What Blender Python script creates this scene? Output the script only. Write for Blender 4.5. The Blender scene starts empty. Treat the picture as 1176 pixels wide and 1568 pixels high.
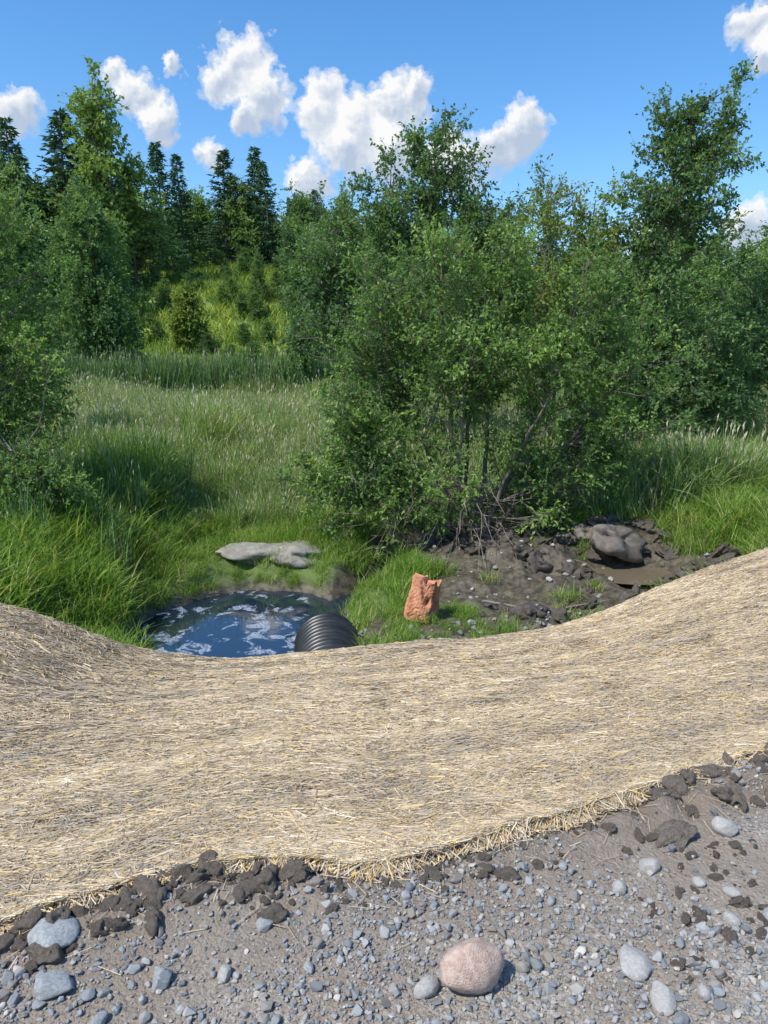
import bpy, bmesh, math
import numpy as np
from mathutils import Vector, Euler
R0=np.random.default_rng(11)
scene=bpy.context.scene
ROOT=scene.collection

# ------------------------------------------------------------------ helpers
def link(o): ROOT.objects.link(o); return o
def sstep(a,b,x):
    t=np.clip((x-a)/(b-a),0,1); return t*t*(3-2*t)
def _h(ix,iy,s):
    v=np.sin(ix*127.1+iy*311.7+s*74.7)*43758.5453
    return v-np.floor(v)
def vn(x,y,s=0):
    x=np.asarray(x,float); y=np.asarray(y,float)
    ix=np.floor(x); iy=np.floor(y); fx=x-ix; fy=y-iy
    fx=fx*fx*(3-2*fx); fy=fy*fy*(3-2*fy)
    a=_h(ix,iy,s);b=_h(ix+1,iy,s);c=_h(ix,iy+1,s);d=_h(ix+1,iy+1,s)
    return (a*(1-fx)+b*fx)*(1-fy)+(c*(1-fx)+d*fx)*fy
def fbm(x,y,s=0,o=3):
    r=0;a=.5;t=0
    for i in range(o):
        r=r+a*vn(x*2**i+i*17.3,y*2**i-i*9.1,s+i); t+=a; a*=.5
    return r/t-.5

def make_mesh(name,V,F,attrs=None,mats=(),matidx=None,smooth=False):
    me=bpy.data.meshes.new(name); V=np.asarray(V,np.float32); F=np.asarray(F,np.int32)
    k=F.shape[1]; nF=len(F)
    me.vertices.add(len(V)); me.vertices.foreach_set('co',V.ravel())
    me.loops.add(nF*k); me.loops.foreach_set('vertex_index',F.ravel())
    me.polygons.add(nF); me.polygons.foreach_set('loop_start',np.arange(nF,dtype=np.int32)*k)
    for m in mats: me.materials.append(m)
    if matidx is not None: me.polygons.foreach_set('material_index',np.asarray(matidx,np.int32))
    me.update(calc_edges=True)
    me.polygons.foreach_set('use_smooth',np.full(nF,smooth))
    for n,(dom,vals) in (attrs or {}).items():
        a=me.attributes.new(n,'FLOAT',dom); a.data.foreach_set('value',np.asarray(vals,np.float32))
    return me
def obj(name,me,loc=(0,0,0),rot=(0,0,0),scl=(1,1,1),parent=None,linkit=True):
    o=bpy.data.objects.new(name,me); o.location=loc; o.rotation_euler=rot; o.scale=scl
    if linkit: link(o)
    if parent: o.parent=parent
    return o

# ------------------------------------------------------------------ materials
def mat(name):
    m=bpy.data.materials.new(name); m.use_nodes=True; nt=m.node_tree; nt.nodes.clear()
    out=nt.nodes.new('ShaderNodeOutputMaterial'); return m,nt,out
def N(nt,t,**kw):
    n=nt.nodes.new(t)
    for k,v in kw.items():
        if k in n.inputs.keys(): n.inputs[k].default_value=v
        else: setattr(n,k,v)
    return n
def ramp(nt,stops,fac=None):
    r=nt.nodes.new('ShaderNodeValToRGB'); e=r.color_ramp.elements
    while len(e)<len(stops): e.new(.5)
    for i,(p,c) in enumerate(stops):
        e[i].position=p; e[i].color=(*c,1) if len(c)==3 else c
    if fac is not None: nt.links.new(fac,r.inputs[0])
    return r
def mixc(nt,fac,a,b,mode='MIX'):
    m=nt.nodes.new('ShaderNodeMix'); m.data_type='RGBA'; m.blend_type=mode
    for s,v in ((m.inputs[0],fac),(m.inputs[6],a),(m.inputs[7],b)):
        if isinstance(v,(int,float)): s.default_value=v
        elif isinstance(v,tuple): s.default_value=(*v,1)
        else: nt.links.new(v,s)
    return m.outputs[2]
def mth(nt,op,a,b=None,c=None,clamp=False):
    m=nt.nodes.new('ShaderNodeMath'); m.operation=op; m.use_clamp=clamp
    for i,v in enumerate((a,b,c)):
        if v is None: continue
        if isinstance(v,(int,float)): m.inputs[i].default_value=v
        else: nt.links.new(v,m.inputs[i])
    return m.outputs[0]
def noise(nt,scale,detail=4,vec=None,rough=.6):
    n=N(nt,'ShaderNodeTexNoise',Scale=scale,Detail=detail,Roughness=rough)
    if vec is not None: nt.links.new(vec,n.inputs['Vector'])
    return n
def leafmat(name,stops,trans=.35,rough=.5,objvar=.25,tcol=(1.3,1.2,.5),gloss=False):
    m,nt,out=mat(name); L=nt.links.new
    at=N(nt,'ShaderNodeAttribute',attribute_name='var')
    oi=N(nt,'ShaderNodeObjectInfo')
    f=mth(nt,'ADD',at.outputs['Fac'],mth(nt,'MULTIPLY',mth(nt,'SUBTRACT',oi.outputs['Random'],.5),objvar),clamp=True)
    r=ramp(nt,stops,f)
    if gloss:
        p=N(nt,'ShaderNodeBsdfPrincipled',Roughness=rough); p.inputs['Specular IOR Level'].default_value=.35
        L(r.outputs[0],p.inputs['Base Color'])
    else:
        p=N(nt,'ShaderNodeBsdfDiffuse'); L(r.outputs[0],p.inputs[0])
    t=N(nt,'ShaderNodeBsdfTranslucent'); L(mixc(nt,1.0,r.outputs[0],tcol,'MULTIPLY'),t.inputs[0])
    mx=N(nt,'ShaderNodeMixShader'); mx.inputs[0].default_value=trans
    L(p.outputs[0],mx.inputs[1]); L(t.outputs[0],mx.inputs[2]); L(mx.outputs[0],out.inputs[0])
    return m
def simplemat(name,c1,c2,scale,rough=.8,bump=.3,bscale=None,spec=.3,objrand=False,stops=None):
    m,nt,out=mat(name); L=nt.links.new
    tc=N(nt,'ShaderNodeTexCoord')
    n=noise(nt,scale,6,tc.outputs['Object'])
    r=ramp(nt,[(.3,c1),(.7,c2)],n.outputs[0]); col=r.outputs[0]
    if objrand:
        oi=N(nt,'ShaderNodeObjectInfo'); rr=ramp(nt,stops,oi.outputs['Random'])
        col=mixc(nt,1.0,rr.outputs[0],col,'MULTIPLY')
    p=N(nt,'ShaderNodeBsdfPrincipled',Roughness=rough); p.inputs['Specular IOR Level'].default_value=spec
    L(col,p.inputs['Base Color'])
    n2=noise(nt,bscale or scale*3,6,tc.outputs['Object'])
    b=N(nt,'ShaderNodeBump',Strength=bump,Distance=.02); L(n2.outputs[0],b.inputs['Height']); L(b.outputs[0],p.inputs['Normal'])
    L(p.outputs[0],out.inputs[0]); return m

M_leaf_w=leafmat('willow_leaves',[(0,(.07,.14,.045)),(.45,(.14,.26,.065)),(.8,(.26,.42,.10)),(1,(.38,.53,.13))],trans=.45,gloss=True)
M_leaf_p=leafmat('poplar_leaves',[(0,(.07,.14,.058)),(.5,(.125,.235,.08)),(.85,(.2,.33,.10)),(1,(.29,.42,.13))],trans=.42,gloss=True)
M_leaf_y=leafmat('thin_crown_leaves',[(0,(.12,.19,.05)),(.5,(.2,.29,.07)),(1,(.36,.42,.12))],trans=.4)
M_leaf_f=leafmat('forest_leaves',[(0,(.075,.145,.06)),(.5,(.14,.25,.085)),(1,(.26,.38,.11))],objvar=.9)
M_needle=leafmat('spruce_needles',[(0,(.05,.105,.065)),(.5,(.08,.165,.088)),(1,(.13,.23,.10))],trans=.15,objvar=.6)
M_grass=leafmat('bank_grass_blades',[(0,(.10,.18,.035)),(.5,(.19,.34,.06)),(.85,(.33,.47,.11)),(1,(.5,.48,.23))],trans=.42,objvar=.5)
M_meadow=leafmat('meadow_grass_blades',[(0,(.12,.21,.065)),(.5,(.21,.33,.10)),(.82,(.34,.45,.17)),(1,(.50,.52,.31))],trans=.38,objvar=.5)
M_seed=leafmat('grass_seed_heads',[(0,(.42,.40,.27)),(1,(.70,.64,.48))],trans=.25)
M_reed=leafmat('reed_blades',[(0,(.065,.14,.055)),(.5,(.12,.22,.08)),(1,(.22,.33,.12))],trans=.3,objvar=.5)
M_bark=simplemat('bark',(.09,.075,.06),(.22,.19,.155),9,.9,.5)
M_twig=simplemat('dead_twigs',(.16,.13,.10),(.32,.27,.22),9,.9,.2)
M_mud=simplemat('wet_mud_clods',(.05,.04,.031),(.14,.118,.094),6,.5,.9,22,.4)
M_clod=simplemat('dry_soil_clods',(.15,.12,.092),(.31,.26,.21),7,.9,1.0,26)
M_lump=simplemat('muddy_rock',(.09,.076,.06),(.22,.195,.165),4,.75,1.0,9)
STO=[(0,(.17,.18,.19)),(.3,(.31,.33,.335)),(.5,(.26,.23,.195)),(.7,(.44,.42,.38)),(.85,(.29,.325,.345)),(1,(.60,.55,.48))]
M_stone=simplemat('gravel_stones',(.7,.7,.7),(1.15,1.12,1.1),30,.75,.35,90,objrand=True,stops=STO)
M_grit=simplemat('field_stone',(.37,.35,.32),(.58,.555,.51),14,.75,.6,40)
M_gneis=simplemat('bluish_field_stone',(.26,.27,.265),(.49,.51,.50),14,.75,.6,40)
M_pink=simplemat('pink_granite',(.40,.27,.21),(.66,.51,.42),11,.75,.6,40)
M_rock=simplemat('pale_boulder',(.18,.165,.13),(.35,.33,.28),5,.85,1.0,12)

# ------------------------------------------------------------------ terrain shape (metres, road surface z=0)
XS=np.linspace(-20,20,2001)
def smooth(a,n):
    k=np.exp(-.5*(np.arange(-3*n,3*n+1)/n)**2); k/=k.sum()
    return np.convolve(np.pad(a,3*n,mode='edge'),k,'valid')
YE=smooth(np.interp(XS,[-12,-6,-3,-1.09,-.83,-.65,-.39,.03,.29,.6,.87,1.17,1.55,4,8,14],
                       [-2.2,-.2,1.05,1.81,1.95,2.035,2.06,2.06,2.19,2.30,2.44,2.59,2.71,3.7,5.2,7]),4)
xf=[-14,-8,-5,-3.27,-2.8,-2.28,-1.53,-.88,-.18,.41,1.0,1.63,2.28,2.89,3.57,4.45,7,12,16]
YF=smooth(np.interp(XS,xf,[3.5,5.0,5.8,6.0,6.2,6.5,6.8,6.8,6.9,7.0,7.1,7.2,7.4,7.6,7.9,8.3,9.6,12,14]),10)
ZF=smooth(np.interp(XS,xf,[-.2,-.3,-.40,-.50,-.75,-1.14,-1.34,-1.31,-1.27,-1.22,-1.25,-1.22,-1.11,-.91,-.765,-.61,-.3,-.1,-.1]),10)
def fye(x): return np.interp(x,XS,YE)+.05*fbm(x*3,x*0,5,3)
def fyf(x): return np.interp(x,XS,YF)+.10*fbm(x*1.3,x*0,9,3)
def fzf(x): return np.interp(x,XS,ZF)
def pool_e(x,y): return np.sqrt(((x+1.95)/1.5)**2+((y-9.55)/1.75)**2)+.24*fbm(x*1.2,y*1.2,21)
CH=np.array([(-.9,10.4),(-.25,11.3),(.1,12.4),(.25,13.6),(1.2,15.2),(3.5,16.5),(7,17.5)])
def chan_d(x,y):
    d=np.full(np.shape(x),1e9)
    for a,b in zip(CH[:-1],CH[1:]):
        ab=b-a; t=np.clip(((x-a[0])*ab[0]+(y-a[1])*ab[1])/(ab@ab),0,1)
        d=np.minimum(d,np.hypot(x-a[0]-t*ab[0],y-a[1]-t*ab[1]))
    return d+.12*fbm(x*2.5,y*2.5,31)
def pud_e(x,y): return np.sqrt(((x-3.95)/.62)**2+((y-11.3)/.42)**2)+.4*fbm(x*2,y*2,41)
def mudm(x,y):
    e=np.sqrt(((x-2.9)/2.35)**2+((y-10.6)/2.6)**2)+.9*fbm(x*1.1,y*1.1,51)
    u=np.sqrt(((x-1.3)/1.9)**2+((y-12.9)/1.2)**2)+.5*fbm(x*1.5,y*1.5,52)
    return np.maximum(1-sstep(.8,1.05,e),1-sstep(.8,1.1,u))
def H(x,y,detail=True):
    x=np.asarray(x,float); y=np.asarray(y,float)
    ye=fye(x); yf=fyf(x); zf=fzf(x)
    s=np.clip((y-ye)/(yf-ye),0,1)
    slope=zf*s**1.12+.06*fbm(x*.8,y*1.1,1)*np.sin(np.pi*s)*1.6+.05*fbm(x*.5,y*3.2,2)*np.sin(np.pi*s)
    B=np.interp(y,[0,8,11,13,16,20,30,38,60],[-1.75,-1.75,-1.75,-1.58,-1.4,-1.05,-.25,.1,.3])
    near=1-sstep(16,26,y)
    B=B+near*(.62*sstep(3.5,5.2,-x)+.62*sstep(4.6,6.2,x))+.16*fbm(x*.45,y*.45,3)+.22*fbm(x*.16,y*.16,33)*sstep(14,20,y)
    B=B+.45*np.exp(-(((x-4.0)/.9)**2+((y-12.7)/.6)**2))+.3*np.exp(-(((x-2.4)/.7)**2+((y-11.6)/.5)**2))
    m=mudm(x,y)
    B=B+m*(.46*fbm(x*1.6,y*2.1,4,4)+.14*fbm(x*6,y*6,14)-.02)
    T=np.interp(x,[-90,-28,-6,15,60],[19,17,11,3.5,2.5]); yy=np.maximum(0,y-38); yy=yy*yy/(yy+5)
    B=B+T*np.tanh(.36*yy/T)+sstep(40,60,y)*.8*fbm(x*.08,y*.08,6)
    e=pool_e(x,y); c=chan_d(x,y)
    B=np.minimum(B,np.where(e<1.7,-2.12+(e-1)*1.6,99))
    B=np.minimum(B,np.where(c<1.2,-2.32+c*1.25,99))
    pe=pud_e(x,y); B=np.minimum(B,np.where(pe<1.6,-1.80+(pe-1)*.3,99))
    d=np.clip((y-yf)/1.15,0,1); k=1-(1-d)**2
    z=np.where(y<yf,slope,zf*(1-k)+B*k)
    road=1-sstep(-.05,.1,y-ye)
    z=z+road*(.03*fbm(x*2,y*2,7)+.010*fbm(x*17,y*17,8,3))
    z=z+.035*np.exp(-((y-ye+.12)/.10)**2)*(.4+sstep(.6,1,x)+1.0*np.exp(-((x+.6)/.4)**2))*(.3+1.2*vn(x*11,y*11,12))
    return z

def axis(parts):
    out=[]
    for a,b,d in parts: out.append(np.arange(a,b-1e-6,d))
    return np.concatenate(out)
gx=np.concatenate([-np.geomspace(9,500,34)[::-1],axis([(-8.8,-2.4,.1),(-2.4,2.4,.03),(2.4,8.8,.08)]),np.geomspace(9,500,34)])
gy=np.concatenate([-np.geomspace(2,80,10)[::-1],axis([(-1,1.2,.15),(1.2,3,.02),(3,14,.07),(14,40,.33),(40,120,1.6)]),np.geomspace(122,900,18)])
GX,GY=np.meshgrid(gx,gy); GZ=H(GX,GY)
def gridfaces(ny,nx):
    i=np.arange(ny-1)[:,None]*nx+np.arange(nx-1)[None,:]; i=i.ravel()
    return np.stack([i,i+1,i+nx+1,i+nx],1)
x_=GX.ravel();y_=GY.ravel()
gravel=(1-sstep(-.02,.25,y_-fye(x_)))
soil=np.exp(-((y_-fye(x_)+.12)/.22)**2)*(.6+.9*fbm(x_*2,y_*2,61)+.35*sstep(.5,.9,x_)+.4*np.exp(-((x_+.6)/.45)**2))
rim=(1-sstep(1.02,1.16,pool_e(x_,y_)))
bare=sstep(-.7,-.3,x_)*(1-sstep(2.6,3.2,x_))*(1-sstep(1.9,2.9,y_-fyf(x_)+1.0*fbm(x_*2,y_*2,66)))
mud=np.clip(np.maximum.reduce([mudm(x_,y_),rim,1-sstep(.3,.6,chan_d(x_,y_)),soil,
     (y_>fye(x_))*np.maximum(bare,1-sstep(.5,1.1,y_-fyf(x_)))]),0,1)

m,nt,out=mat('ground'); Lk=nt.links.new
tc=N(nt,'ShaderNodeTexCoord'); P=tc.outputs['Object']
ag=N(nt,'ShaderNodeAttribute',attribute_name='gravel'); am=N(nt,'ShaderNodeAttribute',attribute_name='mud')
n1=noise(nt,.25,6,P); n2=noise(nt,9,6,P); n3=noise(nt,60,5,P)
grass=mixc(nt,n2.outputs[0],(.07,.11,.03),(.18,.24,.07))
hillc=ramp(nt,[(.35,(.14,.25,.05)),(.52,(.22,.33,.075)),(.66,(.40,.42,.09))],n1.outputs[0]).outputs[0]
sx=N(nt,'ShaderNodeSeparateXYZ'); Lk(P,sx.inputs[0])
far=mth(nt,'MULTIPLY',mth(nt,'SUBTRACT',sx.outputs[1],36),.2,clamp=True)
base=mixc(nt,far,grass,mixc(nt,.3,hillc,grass))
vo=N(nt,'ShaderNodeTexVoronoi',Scale=110); Lk(P,vo.inputs['Vector'])
vo2=N(nt,'ShaderNodeTexVoronoi',Scale=260); Lk(P,vo2.inputs['Vector'])
bw=N(nt,'ShaderNodeRGBToBW'); Lk(vo.outputs['Color'],bw.inputs[0])
bw2=N(nt,'ShaderNodeRGBToBW'); Lk(vo2.outputs['Color'],bw2.inputs[0])
g1=ramp(nt,[(0,(.2,.17,.135)),(.45,(.325,.285,.235)),(.7,(.40,.38,.34)),(1,(.60,.55,.47))],bw.outputs[0]).outputs[0]
g2=ramp(nt,[(0,(.17,.14,.108)),(.6,(.33,.28,.225)),(1,(.54,.48,.40))],bw2.outputs[0]).outputs[0]
gcol=mixc(nt,ramp(nt,[(.4,(0,0,0)),(.6,(1,1,1))],n2.outputs[0]).outputs[0],g1,g2)
nbig=noise(nt,2.3,6,P)
gcol=mixc(nt,ramp(nt,[(.42,(0,0,0)),(.58,(1,1,1))],nbig.outputs[0]).outputs[0],gcol,mixc(nt,.7,gcol,mixc(nt,n2.outputs[0],(.16,.126,.092),(.34,.28,.215))))
mudc=mixc(nt,ramp(nt,[(.38,(0,0,0)),(.62,(1,1,1))],n2.outputs[0]).outputs[0],(.05,.039,.029),(.155,.128,.098))
mudc=mixc(nt,ag.outputs['Fac'],mudc,mixc(nt,n2.outputs[0],(.12,.093,.068),(.30,.245,.19)))
c=mixc(nt,ag.outputs['Fac'],base,gcol)
c=mixc(nt,mth(nt,'MULTIPLY',am.outputs['Fac'],.94),c,mudc)
pr=N(nt,'ShaderNodeBsdfPrincipled'); Lk(c,pr.inputs['Base Color'])
wet=mth(nt,'MULTIPLY',am.outputs['Fac'],mth(nt,'SUBTRACT',1,ag.outputs['Fac'],clamp=True))
Lk(mth(nt,'SUBTRACT',.92,mth(nt,'MULTIPLY',wet,mth(nt,'MULTIPLY',n2.outputs[0],1.15))),pr.inputs['Roughness'])
pr.inputs['Specular IOR Level'].default_value=.3
hh=mth(nt,'ADD',mth(nt,'MULTIPLY',vo.outputs['Distance'],-.3),mth(nt,'ADD',mth(nt,'MULTIPLY',n2.outputs[0],1.8),mth(nt,'MULTIPLY',n3.outputs[0],1.6)))
b=N(nt,'ShaderNodeBump',Strength=.8,Distance=.012); Lk(hh,b.inputs['Height']); Lk(b.outputs[0],pr.inputs['Normal'])
Lk(pr.outputs[0],out.inputs[0]); M_ground=m
obj('ground',make_mesh('ground',np.stack([x_,y_,GZ.ravel()],1),gridfaces(len(gy),len(gx)),
    {'gravel':('POINT',gravel),'mud':('POINT',mud)},[M_ground],smooth=True))

# ------------------------------------------------------------------ water
m,nt,out=mat('pool_water'); Lk=nt.links.new
tc=N(nt,'ShaderNodeTexCoord'); P=tc.outputs['Object']
mp=N(nt,'ShaderNodeMapping'); mp.inputs['Scale'].default_value=(1.1,1,1); mp.inputs['Rotation'].default_value=(0,0,.5); Lk(P,mp.inputs[0])
nz=noise(nt,3.4,5,mp.outputs[0],.62); nz.inputs['Distortion'].default_value=.7
nb=noise(nt,.9,2,P)
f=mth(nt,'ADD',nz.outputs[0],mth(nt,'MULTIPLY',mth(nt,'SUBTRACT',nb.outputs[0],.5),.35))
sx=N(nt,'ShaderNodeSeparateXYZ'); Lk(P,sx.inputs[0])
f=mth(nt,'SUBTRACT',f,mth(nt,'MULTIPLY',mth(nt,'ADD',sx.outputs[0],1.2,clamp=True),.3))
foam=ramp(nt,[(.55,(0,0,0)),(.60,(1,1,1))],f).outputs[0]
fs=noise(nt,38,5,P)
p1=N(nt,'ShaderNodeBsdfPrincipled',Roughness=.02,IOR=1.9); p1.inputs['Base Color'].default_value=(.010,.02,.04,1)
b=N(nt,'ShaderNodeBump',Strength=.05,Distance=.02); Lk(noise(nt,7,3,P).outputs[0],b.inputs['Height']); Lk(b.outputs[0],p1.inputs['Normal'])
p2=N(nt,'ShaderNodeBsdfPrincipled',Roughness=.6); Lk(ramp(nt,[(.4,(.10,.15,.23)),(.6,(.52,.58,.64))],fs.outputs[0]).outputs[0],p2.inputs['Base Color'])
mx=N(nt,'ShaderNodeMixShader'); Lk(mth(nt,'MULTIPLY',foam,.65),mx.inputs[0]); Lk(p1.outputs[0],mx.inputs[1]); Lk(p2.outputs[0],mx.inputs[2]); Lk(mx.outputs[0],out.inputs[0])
M_water=m
def sheet(name,x0,x1,y0,y1,z,mt):
    V=[(x0,y0,z),(x1,y0,z),(x1,y1,z),(x0,y1,z)]
    obj(name,make_mesh(name,V,[(0,1,2,3)],mats=[mt]))
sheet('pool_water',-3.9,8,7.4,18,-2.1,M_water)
m,nt,out=mat('muddy_water')
p1=N(nt,'ShaderNodeBsdfPrincipled',Roughness=.08); p1.inputs['Base Color'].default_value=(.15,.12,.08,1)
nt.links.new(p1.outputs[0],out.inputs[0])
a=np.linspace(0,2*np.pi,33)[:-1]
V=np.concatenate([[[3.95,11.3,-1.80]],np.stack([3.95+.85*np.cos(a),11.3+.6*np.sin(a),a*0-1.80],1)])
obj('puddle',make_mesh('puddle',V,[(0,1+i,1+(i+1)%32) for i in range(32)],mats=[m]))

# ------------------------------------------------------------------ erosion blanket
bx=axis([(-9,-3,.08),(-3,3,.03),(3,9,.08)]); sN=np.concatenate([np.linspace(0,.3,90),np.linspace(.3,1.0,110)[1:]])
BX,BS=np.meshgrid(bx,sN)
def blz(x,y): return H(x,y)+.018+.028*(fbm(x*1.4,y*5,71)+.5)
def bly(x,s): return fye(x)-.02+.06*fbm(x*9,x*0,15,2)+s*(fyf(x)-fye(x)+.05)
BY=bly(BX,BS); BZ=blz(BX,BY)
edge=(BS==0); BZ=np.where(edge,H(BX,BY)+.004,BZ); BZ=np.where(BS>=1,H(BX,BY)+.003,BZ)
def streak(x,s): return np.clip(.5+.9*fbm(x*1.1+s*2,s*24,81,4)+.75*fbm(x*.9,s*4.5,82,3)+.5*fbm(x*5,s*18,83,2),0,1)
m,nt,out=mat('straw_mat'); Lk=nt.links.new
at=N(nt,'ShaderNodeAttribute',attribute_name='streak'); tc=N(nt,'ShaderNodeTexCoord')
mp=N(nt,'ShaderNodeMapping'); mp.inputs['Scale'].default_value=(12,60,20); mp.inputs['Rotation'].default_value=(0,0,-.25); Lk(tc.outputs['Object'],mp.inputs[0])
nz=noise(nt,1.5,8,mp.outputs[0],.75)
f=mth(nt,'ADD',mth(nt,'MULTIPLY',at.outputs['Fac'],.4),mth(nt,'MULTIPLY',nz.outputs[0],.7),clamp=True)
r=ramp(nt,[(.3,(.12,.093,.062)),(.5,(.28,.215,.14)),(.66,(.49,.38,.235)),(.85,(.64,.52,.35))],f)
pr=N(nt,'ShaderNodeBsdfPrincipled',Roughness=.85); Lk(r.outputs[0],pr.inputs['Base Color']); pr.inputs['Specular IOR Level'].default_value=.2
b=N(nt,'ShaderNodeBump',Strength=.9,Distance=.01); Lk(nz.outputs[0],b.inputs['Height']); Lk(b.outputs[0],pr.inputs['Normal']); Lk(pr.outputs[0],out.inputs[0])
M_mat=m
blanket=obj('straw_erosion_blanket',make_mesh('straw_erosion_blanket',np.stack([BX.ravel(),BY.ravel(),BZ.ravel()],1),gridfaces(*BX.shape),
    {'streak':('POINT',streak(BX,BS).ravel())},[M_mat],smooth=True))
m,nt,out=mat('straw'); Lk=nt.links.new
at=N(nt,'ShaderNodeAttribute',attribute_name='var')
r=ramp(nt,[(0,(.17,.125,.075)),(.2,(.36,.325,.27)),(.42,(.46,.35,.21)),(.75,(.64,.505,.32)),(.92,(.80,.71,.54)),(1,(.70,.47,.14))],at.outputs['Fac'])
pr=N(nt,'ShaderNodeBsdfPrincipled',Roughness=.5); Lk(r.outputs[0],pr.inputs['Base Color']); pr.inputs['Specular IOR Level'].default_value=.35
Lk(pr.outputs[0],out.inputs[0]); M_straw=m
def straws(x,y,s,L,w,ang,lift,seed,var):
    n=len(x); r=np.random.default_rng(seed)
    dx=np.cos(ang)*L/2; dy=np.sin(ang)*L/2
    x0,y0,x1,y1=x-dx,y-dy,x+dx,y+dy
    def zz(a,b):
        return np.maximum(np.where(b<fye(a)-.03,H(a,b)+.004,blz(a,b)),H(a,b)+.004)
    za=zz(x0,y0)+r.uniform(0,1,n)*lift; zb=zz(x1,y1)+r.uniform(0,1,n)*lift
    px=-np.sin(ang)*w/2; py=np.cos(ang)*w/2; tz=r.uniform(-1,1,n)*w*.35
    V=np.stack([np.stack([x0-px,y0-py,za-tz],1),np.stack([x1-px,y1-py,zb-tz],1),np.stack([x1+px,y1+py,zb+tz],1),np.stack([x0+px,y0+py,za+tz],1)],1).reshape(-1,3)
    F=np.arange(n*4).reshape(-1,4); return V,F,var
n=360000
s=R0.uniform(0,1,n)**1.7; x=R0.uniform(-1,1,n); xw=(2.2+s*4.2); x=x*xw+.2
y=fye(x)+s*(fyf(x)-fye(x))
ang=np.arctan(((fye(x+.3)-fye(x-.3))*(1-s)+(fyf(x+.3)-fyf(x-.3))*s)/.6)+np.where(R0.random(n)<.5,R0.uniform(-1.57,1.57,n),R0.normal(0,.5,n))+.6*fbm(x*4,y*4,88)
L=R0.uniform(.025,.11,n); w=R0.uniform(.0016,.0036,n)*(1+s*.9)
st=streak(x,s); keep=R0.random(n)<(.15+1.2*st)
var=np.clip(.03+.5*st+.4*R0.normal(.44,.38,n)+.05,0,.95); var=np.where(R0.random(n)<.04,1,var)
V1,F1,v1=straws(x[keep],y[keep],s[keep],L[keep],w[keep],ang[keep],.013,3,var[keep])
n=22000
x=R0.uniform(-2.6,3.4,n); y=bly(x,0)+R0.normal(.015,.022,n); ang=np.where(R0.random(n)<.6,R0.normal(.25,.5,n),R0.normal(-1.3,.7,n))
V2,F2,v2=straws(x,y,x*0,R0.uniform(.02,.09,n),R0.uniform(.0018,.003,n),ang,.016,4,np.clip(R0.normal(.6,.3,n),0,1))
n=420
x=R0.uniform(-1.3,1.8,n); y=fye(x)-np.abs(R0.normal(0,.12,n))-.02
V3,F3,v3=straws(x,y,x*0,R0.uniform(.02,.09,n),R0.uniform(.001,.002,n),R0.uniform(0,3.14,n),.008,4,np.clip(R0.normal(.5,.25,n),0,1))
V=np.concatenate([V1,V2,V3]); F=np.arange(len(V)).reshape(-1,4)
o=obj('loose_straw',make_mesh('loose_straw',V,F,{'var':('FACE',np.concatenate([v1,v2,v3]))},[M_straw]),parent=blanket)

# ------------------------------------------------------------------ scatter (geometry-nodes instancing)
def scatter(name,protos,Pp,rot,scl,pick):
    col=bpy.data.collections.new(name+'_kinds')
    for p in protos: col.objects.link(p)
    me=bpy.data.meshes.new(name); me.vertices.add(len(Pp)); me.vertices.foreach_set('co',np.asarray(Pp,np.float32).ravel())
    a=me.attributes.new('rot','FLOAT_VECTOR','POINT'); a.data.foreach_set('vector',np.asarray(rot,np.float32).ravel())
    a=me.attributes.new('scl','FLOAT_VECTOR','POINT'); a.data.foreach_set('vector',np.asarray(scl,np.float32).ravel())
    a=me.attributes.new('pick','INT','POINT'); a.data.foreach_set('value',np.asarray(pick,np.int32))
    o=obj(name,me); g=bpy.data.node_groups.new(name,'GeometryNodeTree')
    g.interface.new_socket('Geometry',in_out='INPUT',socket_type='NodeSocketGeometry')
    g.interface.new_socket('Geometry',in_out='OUTPUT',socket_type='NodeSocketGeometry')
    gi=g.nodes.new('NodeGroupInput'); go=g.nodes.new('NodeGroupOutput')
    ip=g.nodes.new('GeometryNodeInstanceOnPoints'); ci=g.nodes.new('GeometryNodeCollectionInfo')
    ci.inputs['Collection'].default_value=col; ci.inputs['Separate Children'].default_value=True; ci.inputs['Reset Children'].default_value=True
    def na(nm,t):
        q=g.nodes.new('GeometryNodeInputNamedAttribute'); q.data_type=t; q.inputs['Name'].default_value=nm
        return next(s for s in q.outputs if s.enabled and s.name=='Attribute')
    e2r=g.nodes.new('FunctionNodeEulerToRotation')
    g.links.new(gi.outputs[0],ip.inputs['Points']); g.links.new(ci.outputs[0],ip.inputs['Instance'])
    ip.inputs['Pick Instance'].default_value=True
    g.links.new(na('pick','INT'),ip.inputs['Instance Index'])
    g.links.new(na('rot','FLOAT_VECTOR'),e2r.inputs[0]); g.links.new(e2r.outputs[0],ip.inputs['Rotation'])
    g.links.new(na('scl','FLOAT_VECTOR'),ip.inputs['Scale']); g.links.new(ip.outputs[0],go.inputs[0])
    md=o.modifiers.new('scatter','NODES'); md.node_group=g
    return o
def upright(n,tilt=.12):
    r=R0.normal(0,tilt,(n,3)); r[:,2]=R0.uniform(0,6.28,n); return r
def uni(sc): return np.repeat(np.asarray(sc)[:,None],3,1)

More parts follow.
